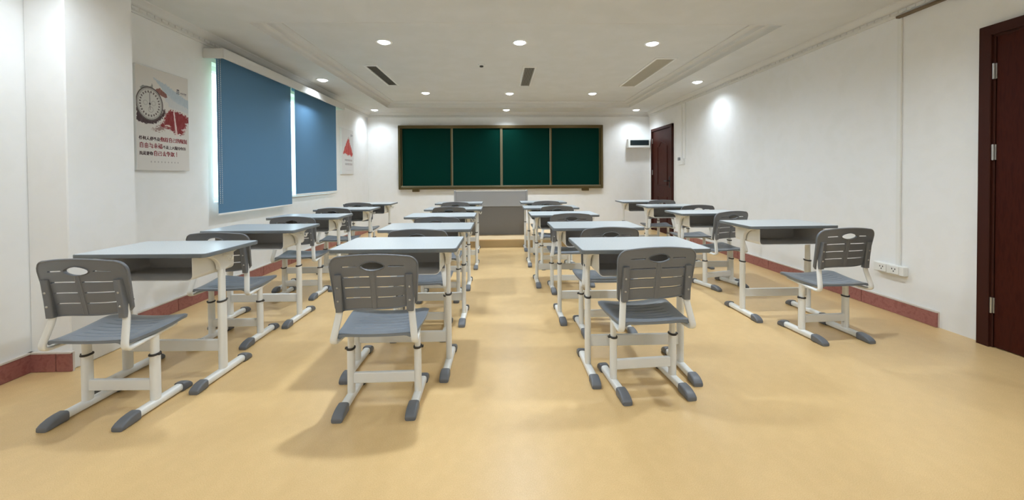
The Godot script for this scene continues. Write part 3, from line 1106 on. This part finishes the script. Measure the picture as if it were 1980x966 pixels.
# ------------------------------------------------------------------ things on the walls and the ceiling
func wall_things() -> void:
	# posters
	var p1 := thing("poster", "canvas poster of a stopwatch and red track with Chinese text, beside the column", "poster", P(WALL_LEFT, 1.20, 3.285), 0.0, "canvas posters on the window wall")
	poster(p1, 0.50, 0.81, poster_track())
	var p2 := thing("poster", "canvas poster of a red brushed peak, on the window wall beyond the blinds", "poster", P(WALL_LEFT, 1.195, 7.13), 0.0, "canvas posters on the window wall")
	poster(p2, 0.55, 0.81, poster_peak())
	# fuse box
	var e := thing("fuse_box", "white wall-mounted fuse box with a dark tinted window, beside the far door", "fuse box", P(2.96, 1.725, WALL_FRONT))
	obj("housing", mesh_of([prism(rect(-0.235, 0.0, 0.235, 0.195, 0.012, 3), -0.10, -0.001, 0.006, ahead)]), "white_plastic", e)
	obj("tinted_window", mesh_of([prism(rect(-0.19, 0.055, 0.21, 0.165, 0.006, 2), -0.106, -0.098, 0.002, ahead)]), "dark_window", e)
	obj("bottom_lip", mesh_of([prism(rect(-0.225, 0.008, 0.225, 0.042, 0.01, 3), -0.108, -0.098, 0.003, ahead)]), "white_plastic", e)
	# light switch and its conduits
	var side := func(z: float, y: float, h: float): return P(WALL_RIGHT - h, y, z)
	var s := thing("light_switch", "small white switch box with grey rocker, on the right wall by the far door", "switch", Vector3.ZERO)
	obj("box", mesh_of([prism(rect(6.70, 1.33, 6.80, 1.43, 0.006, 2), 0.0, 0.03, 0.003, side)]), "white_plastic", s)
	obj("rocker", mesh_of([prism(rect(6.86, 1.40, 6.91, 1.455, 0.006, 2), 0.0, 0.028, 0.003, side)]), "grey_plastic", s)
	obj("plate", mesh_of([prism(rect(6.69, 1.32, 6.90, 1.40, 0.006, 2), 0.0, 0.022, 0.003, side)]), "white_plastic", s)
	for z in [6.79, 6.665]:
		var k := thing("conduit", "thin white conduit running up from the light switch, the one %s the far door" % ["nearer" if z > 6.7 else "farther from"], "conduit", Vector3.ZERO, 0.0, "conduits above the switch")
		obj("cover", mesh_of([prism(rect(z - 0.014, 1.42, z + 0.014, 2.395), 0.0, 0.014, 0.003, side)]), "white_plastic", k)
	var k2 := thing("conduit", "white cable conduit running from the ceiling to the low wall socket near the door", "conduit", Vector3.ZERO)
	obj("cover", mesh_of([prism(rect(3.022, 0.395, 3.056, 2.375), 0.0, 0.016, 0.003, side)]), "white_plastic", k2)
	var so := thing("wall_socket", "white double power socket low on the right wall behind the nearest right-hand chair", "socket", Vector3.ZERO)
	obj("box", mesh_of([prism(rect(2.965, 0.318, 3.215, 0.395, 0.008, 3), 0.0, 0.042, 0.004, side)]), "white_plastic", so)
	for z in [3.04, 3.14]:
		obj("outlet_plate", mesh_of([prism(rect(z - 0.04, 0.325, z + 0.04, 0.389, 0.006, 2), 0.042, 0.047, 0.002, side)]), "white_plastic", so)
		for h in [[-0.012, 0.365], [0.012, 0.365], [0.0, 0.347]]:
			obj("slot", mesh_of([prism(rect(z + h[0] - 0.003, h[1] - 0.006, z + h[0] + 0.003, h[1] + 0.006), 0.0465, 0.0478, 0.0, side)]), "black_metal", so)
	# smoke detector
	var sd := thing("smoke_detector", "small round smoke detector on the raised ceiling panel between the dark vents", "smoke detector", P(-0.232, TRAY, 5.08))
	obj("housing", mesh_of([lathe(PackedVector2Array([Vector2(0.045, 0.0), Vector2(0.045, -0.012), Vector2(0.034, -0.018), Vector2(0.024, -0.02)]), 20, up)]), "white_plastic", sd)
	obj("sensor", mesh_of([lathe(PackedVector2Array([Vector2(0.024, -0.018), Vector2(0.024, -0.034), Vector2(0.012, -0.038), Vector2(0.001, -0.039)]), 16, up)]), "vent_dark", sd)


func vents() -> void:
	vent("dark slotted air vent on the left of the raised ceiling panel", P(-1.675, TRAY, 5.67), 0.165, 1.09, "vent_dark", "vent_slat", 7)
	vent("short-looking dark slotted air vent in the middle of the raised ceiling panel", P(0.405, TRAY, 5.72), 0.165, 1.08, "vent_dark", "vent_slat", 6)
	vent("wide pale slotted air vent on the right of the raised ceiling panel", P(2.075, TRAY, 5.54), 0.255, 1.50, "vent_slat", "vent_light", 12)


func vent(label: String, at: Vector3, w: float, l: float, back: String, slat: String, n: int) -> void:
	var o := thing("air_vent", label, "air vent", at, 0.0, "ceiling air vents")
	var hw := w / 2
	var hl := l / 2
	obj("backing", boxm(-hw + 0.005, -0.003, -hl + 0.005, hw - 0.005, -0.0005, hl - 0.005), back, o)
	var rings := []
	for p in [[-0.012, -0.0005], [-0.010, -0.009], [0.014, -0.013], [0.018, -0.0005]]:
		var r := PackedVector3Array()
		for q in rect(-hw + p[0], -hl + p[0], hw - p[0], hl - p[0]):
			r.append(P(q.x, p[1], q.y))
		rings.append(r)
	obj("frame", mesh_of([loft(rings, false, true, true)]), "white_plastic", o)
	var step := (w - 0.036) / n
	for k in n:
		var x := -hw + 0.018 + step * (k + 0.5)
		obj("slat", mesh_of([prism(PackedVector2Array([Vector2(x - step * 0.28, -0.003), Vector2(x + step * 0.05, -0.010), Vector2(x + step * 0.22, -0.010), Vector2(x - step * 0.10, -0.003)]), -hl + 0.016, hl - 0.016, 0.0, ahead)]), slat, o)


# ------------------------------------------------------------------ posters
func poster(o: Node3D, w: float, h: float, img: Image) -> void:
	obj("canvas_board", mesh_of([prism(rect(-w / 2, 0.0, w / 2, h, 0.003, 1), 0.001, 0.028, 0.002, func(z, y, d): return P(d, y, z))]), "white_plastic", o)
	var m := mat("print_" + str(M.size()), Color(1, 1, 1), 0.6)
	m.albedo_texture = ImageTexture.create_from_image(img)
	var st := SurfaceTool.new()
	st.begin(Mesh.PRIMITIVE_TRIANGLES)
	var e := 0.003
	var q := [[-w / 2 + e, h - e, 0.0, 0.0], [w / 2 - e, h - e, 1.0, 0.0], [w / 2 - e, e, 1.0, 1.0], [-w / 2 + e, e, 0.0, 1.0]]
	for i in [0, 1, 2, 0, 2, 3]:
		st.set_normal(Vector3(1, 0, 0))
		st.set_uv(Vector2(q[i][2], q[i][3]))
		st.add_vertex(P(0.0286, q[i][1], q[i][0]))
	obj("print", st.commit(), m.resource_name, o)


func stroke(img: Image, a: Vector2, b: Vector2, w: float, c: Color) -> void:
	var n := int(a.distance_to(b) / maxf(w * 0.35, 0.7)) + 1
	var s := maxi(int(round(w)), 1)
	for k in n + 1:
		var p := a.lerp(b, float(k) / n)
		img.fill_rect(Rect2i(int(p.x - w / 2), int(p.y - w / 2), s, s), c)


func blob(img: Image, poly: PackedVector2Array, c: Color, rough: float, n: FastNoiseLite) -> void:
	# a filled brush shape with a ragged, dry edge
	var w := img.get_width()
	var h := img.get_height()
	var lo := poly[0]
	var hi := poly[0]
	for p in poly:
		lo = lo.min(p)
		hi = hi.max(p)
	for y in range(maxi(int(lo.y) - 12, 0), mini(int(hi.y) + 12, h)):
		for x in range(maxi(int(lo.x) - 12, 0), mini(int(hi.x) + 12, w)):
			var q := Vector2(x, y) + rough * Vector2(n.get_noise_2d(x * 3.0, y), n.get_noise_2d(x + 900.0, y * 3.0))
			if Geometry2D.is_point_in_polygon(q, poly):
				var g := 0.5 + 0.5 * n.get_noise_2d(x * 1.5 + 300.0, y * 0.5)
				var k := c.lerp(c.lightened(0.25), clampf(g - 0.35, 0.0, 1.0))
				img.set_pixel(x, y, img.get_pixel(x, y).lerp(k, c.a))


const GLYPHS := {
	"任": "4009 343f d164 a2ae 58f8 6eee", "何": "4009 343f 52f2 656b 65a5 a5ab 6bab d2dfbd", "人": "80761f 779bff",
	"都": "1383 5057 0797 8219 393f 3979 797f 3c7c 3f7f b1bf b1f1c6 c6f9ca", "不": "11e1 9109 848f a5ea", "及": "21b1 510f b196e6 e66f 59ff",
	"你": "4009 343f 8056 73f3d6 b3bf9e 776c d7fc", "对": "1171 710f 157f 84f4 d0dfbe 98bb", "自": "9062 323f 32d2 d2df 36d6 3ada 3fdf",
	"己": "22d2 d2d7 27d7 272e 2eee eeeb", "的": "4022 131e 1373 737e 1878 1e7e b085 93f3 f3eebe a7ca", "限": "111f 1151 5136 3669 693a 818f 81e1 e1e7 84e4 87e7 8fbc 97ff e9bb",
	"制": "2014 1383 0686 505f 1a1e 1a8a 8a8e a2ab e0efcd", "由": "333f 33d3 d3df 3fdf 39d9 808f", "与": "4046 43d3 46d6 d6dfad 0bab",
	"幸": "32c2 8086 06f6 5869 b8a9 2ada 0dfd 8a8f", "福": "2041 0565 650a 383f 496b 81f1 93e3 9396 e3e6 96e6 898f 89f9 f9ff 8fff 8cfc b9bf",
	"是": "4046 40c0 c0c6 43c3 46c6 08f8 888e 8bdb 4a0f 3cff", "上": "707e 77d7 0efe", "天": "22d2 07f7 82870f 87ff",
	"赐": "101a 1060 606a 323a 3a0f 3a6f 8086 80e0 e0e6 83e3 86e6 98f8 f8efcd 988c b88f d8bf", "给": "4014 1454 5418 1858 0e6c b078 b0f8 97d7 9a9f 9ada dadf 9fdf",
	"而": "01f1 7155 252f 25e5 e5efcd 656d a5ad", "要": "01f1 2327 23d3 d3d7 27d7 6167 a1a7 783dcf b92f 0afa", "去": "33c3 8087 07f7 874edd baef",
	"争": "5015 51a1 a184 34d4 d4da 07f7 3ada 848f6e", "取": "0171 212d 616f 2565 2969 0e7c 83e3 e37f 84ff", "!": "8089 8c8e"}


func write_text(img: Image, text: String, x: float, y: float, size: float, c: Color, heavy: float) -> float:
	for ch in text:
		if GLYPHS.has(ch):
			for s in GLYPHS[ch].split(" "):
				for k in range(0, s.length() - 2, 2):
					var a := Vector2(s.substr(k, 1).hex_to_int(), s.substr(k + 1, 1).hex_to_int()) / 16.0
					var b := Vector2(s.substr(k + 2, 1).hex_to_int(), s.substr(k + 3, 1).hex_to_int()) / 16.0
					var flat := absf(b.y - a.y) < 0.05
					stroke(img, Vector2(x, y) + a * size * 0.93, Vector2(x, y) + b * size * 0.93, heavy * (0.7 if flat else 1.15), c)
		x += size
	return x


func paper(w: int, h: int, c: Color, sd: int) -> Image:
	var img := Image.create(w, h, false, Image.FORMAT_RGB8)
	img.fill(c)
	return img


func poster_track() -> Image:
	var w := 512
	var h := 832
	var img := paper(w, h, rgb8(218, 213, 206), 3)
	var n := noise(0.03, 4, 91)
	var sc := func(list: Array):
		var p := PackedVector2Array()
		for q in list:
			p.append(Vector2(q[0] * w, q[1] * h))
		return p
	# pale blue wedge of sky
	blob(img, sc.call([[0.30, 0.085], [0.55, 0.125], [1.02, 0.245], [1.02, 0.33], [0.72, 0.285], [0.5, 0.20]]), Color(0.66, 0.73, 0.78, 0.75), 14.0, n)
	blob(img, sc.call([[0.45, 0.20], [0.75, 0.27], [1.02, 0.33], [1.02, 0.38], [0.6, 0.35]]), Color(0.76, 0.78, 0.80, 0.6), 20.0, n)
	# the red running track in dry brush strokes
	blob(img, sc.call([[0.52, 0.43], [0.62, 0.375], [0.80, 0.385], [1.02, 0.42], [1.02, 0.47], [0.93, 0.50], [0.94, 0.55], [0.88, 0.615], [0.74, 0.62], [0.60, 0.575], [0.44, 0.565], [0.40, 0.545], [0.50, 0.50]]), Color(0.50, 0.09, 0.10, 0.95), 30.0, n)
	blob(img, sc.call([[0.26, 0.60], [0.40, 0.555], [0.52, 0.58], [0.46, 0.60], [0.36, 0.61]]), Color(0.45, 0.27, 0.24, 0.6), 34.0, n)
	blob(img, sc.call([[0.675, 0.38], [0.70, 0.38], [0.765, 0.645], [0.725, 0.645]]), Color(0.88, 0.80, 0.78, 0.95), 4.0, n)
	blob(img, sc.call([[0.49, 0.535], [0.60, 0.53], [0.63, 0.55], [0.52, 0.552]]), Color(0.86, 0.78, 0.74, 0.9), 10.0, n)
	blob(img, sc.call([[0.84, 0.56], [0.93, 0.54], [0.95, 0.565], [0.87, 0.58]]), Color(0.86, 0.80, 0.78, 0.9), 10.0, n)
	# stopwatch: strap shadow, case, dial
	var ctr := Vector2(0.235 * w, 0.352 * h)
	blob(img, sc.call([[0.0, 0.37], [0.10, 0.46], [0.30, 0.50], [0.46, 0.43], [0.50, 0.37], [0.53, 0.41], [0.44, 0.49], [0.30, 0.545], [0.14, 0.55], [0.0, 0.53]]), Color(0.22, 0.13, 0.14, 0.95), 16.0, n)
	blob(img, sc.call([[0.33, 0.20], [0.42, 0.175], [0.54, 0.215], [0.565, 0.25], [0.53, 0.265], [0.44, 0.245], [0.38, 0.235]]), Color(0.50, 0.31, 0.27, 0.95), 6.0, n)
	blob(img, sc.call([[0.07, 0.21], [0.12, 0.185], [0.26, 0.18], [0.28, 0.14], [0.30, 0.18], [0.30, 0.215], [0.2, 0.225], [0.09, 0.245]]), Color(0.52, 0.52, 0.50, 0.95), 6.0, n)
	for y in range(int(ctr.y - 160), int(ctr.y + 160)):
		for x in range(0, 320):
			var d := Vector2((x - ctr.x) / 0.97, (y - ctr.y) / 1.08).length()
			var a := Vector2(x - ctr.x, y - ctr.y).angle()
			if d < 128.0:
				var c := rgb8(206, 203, 196)
				if d > 119.0:
					c = rgb8(92, 82, 78)
				elif d > 112.0:
					c = rgb8(168, 164, 158)
				elif d > 104.0 and absf(fposmod(a * 60.0 / TAU, 1.0) - 0.5) < 0.18:
					c = rgb8(96, 92, 90)
				elif d > 82.0 and d < 98.0 and absf(fposmod(a * 24.0 / TAU, 1.0) - 0.5) < 0.26:
					c = rgb8(110, 100, 98)
				elif absf(Vector2(x - ctr.x - 8, y - ctr.y - 46).length() - 22.0) < 2.0 or absf(Vector2(x - ctr.x - 34, y - ctr.y + 8).length() - 18.0) < 1.6 or absf(Vector2(x - ctr.x + 40, y - ctr.y + 4).length() - 18.0) < 1.6:
					c = rgb8(160, 155, 150)
				img.set_pixel(x, y, c)
	stroke(img, ctr + Vector2(0, -92), ctr + Vector2(2, 50), 4.0, rgb8(60, 55, 55))
	blob(img, oval(9, 9, 16, 2.0, ctr), Color(0.2, 0.18, 0.18, 1.0), 0.5, n)
	# emblem at the top right: a small shield of bars, a line of tiny dark characters
	img.fill_rect(Rect2i(388, 118, 26, 8), rgb8(44, 48, 62))
	for k in 4:
		img.fill_rect(Rect2i(386 - k, 130 + k * 8, 30 + 2 * k, 4), rgb8(72, 84, 108))
	for k in 4:
		img.fill_rect(Rect2i(428 + k * 17, 140, 13, 3), rgb8(44, 48, 58))
		img.fill_rect(Rect2i(428 + k * 17, 147, 13, 3), rgb8(44, 48, 58))
		img.fill_rect(Rect2i(433 + k * 17, 138, 3, 17), rgb8(44, 48, 58))
		img.fill_rect(Rect2i(428 + k * 17, 160, 12, 2), rgb8(120, 124, 132))
	# the three lines
	var dark := rgb8(66, 44, 44)
	var red := rgb8(132, 44, 48)
	var x := write_text(img, "任何人都不及", 20, 562, 32, dark, 4.0)
	write_text(img, "你对自己的限制", x + 2, 556, 40, red, 5.0)
	x = write_text(img, "自由与幸福", 20, 614, 43, red, 5.5)
	write_text(img, "不是上天赐给你的", x + 2, 626, 30, dark, 3.8)
	x = write_text(img, "而是要你", 20, 684, 31, dark, 4.0)
	write_text(img, "自己去争取!", x + 2, 676, 42, red, 5.4)
	for k in 9:
		var px := 118 + k * 33
		img.fill_rect(Rect2i(px, 762, 12, 2), rgb8(120, 112, 108))
		img.fill_rect(Rect2i(px + 4, 757, 2, 12), rgb8(120, 112, 108))
		img.fill_rect(Rect2i(px + 1, 768, 10, 2), rgb8(130, 122, 118))
	return img


func poster_peak() -> Image:
	var w := 256
	var h := 384
	var img := paper(w, h, rgb8(226, 225, 224), 4)
	var n := noise(0.05, 4, 17)
	var sc := func(list: Array):
		var p := PackedVector2Array()
		for q in list:
			p.append(Vector2(q[0] * w, q[1] * h))
		return p
	blob(img, sc.call([[0.55, 0.16], [0.62, 0.20], [0.66, 0.30], [0.86, 0.46], [0.93, 0.56], [0.80, 0.60], [0.66, 0.56], [0.50, 0.58], [0.30, 0.54], [0.10, 0.56], [0.24, 0.42], [0.42, 0.28]]), Color(0.76, 0.16, 0.13, 0.92), 16.0, n)
	for l in [[0.56, 0.22, 0.42, 0.54], [0.60, 0.28, 0.66, 0.56], [0.50, 0.30, 0.26, 0.52], [0.62, 0.32, 0.84, 0.52]]:
		stroke(img, Vector2(l[0] * w, l[1] * h), Vector2(l[2] * w, l[3] * h), 3.0, rgb8(226, 150, 140))
	blob(img, sc.call([[0.54, 0.15], [0.60, 0.15], [0.60, 0.22], [0.54, 0.22]]), Color(0.82, 0.80, 0.78, 0.9), 6.0, n)
	img.fill_rect(Rect2i(200, 34, 10, 22), rgb8(86, 90, 104))
	for k in 3:
		img.fill_rect(Rect2i(216 + k * 11, 40, 8, 3), rgb8(86, 90, 104))
		img.fill_rect(Rect2i(219 + k * 11, 36, 2, 16), rgb8(86, 90, 104))
	for r in 2:
		for k in 8:
			var x := 66 + k * 20 + r * 4
			var y := 256 + r * 34
			var c := rgb8(120, 84, 80) if k > 2 else rgb8(96, 88, 88)
			img.fill_rect(Rect2i(x, y + 3, 14, 3), c)
			img.fill_rect(Rect2i(x, y + 11, 14, 3), c)
			img.fill_rect(Rect2i(x + 5, y, 3, 17), c)
	img.fill_rect(Rect2i(80, 350, 120, 2), rgb8(200, 198, 196))
	return img
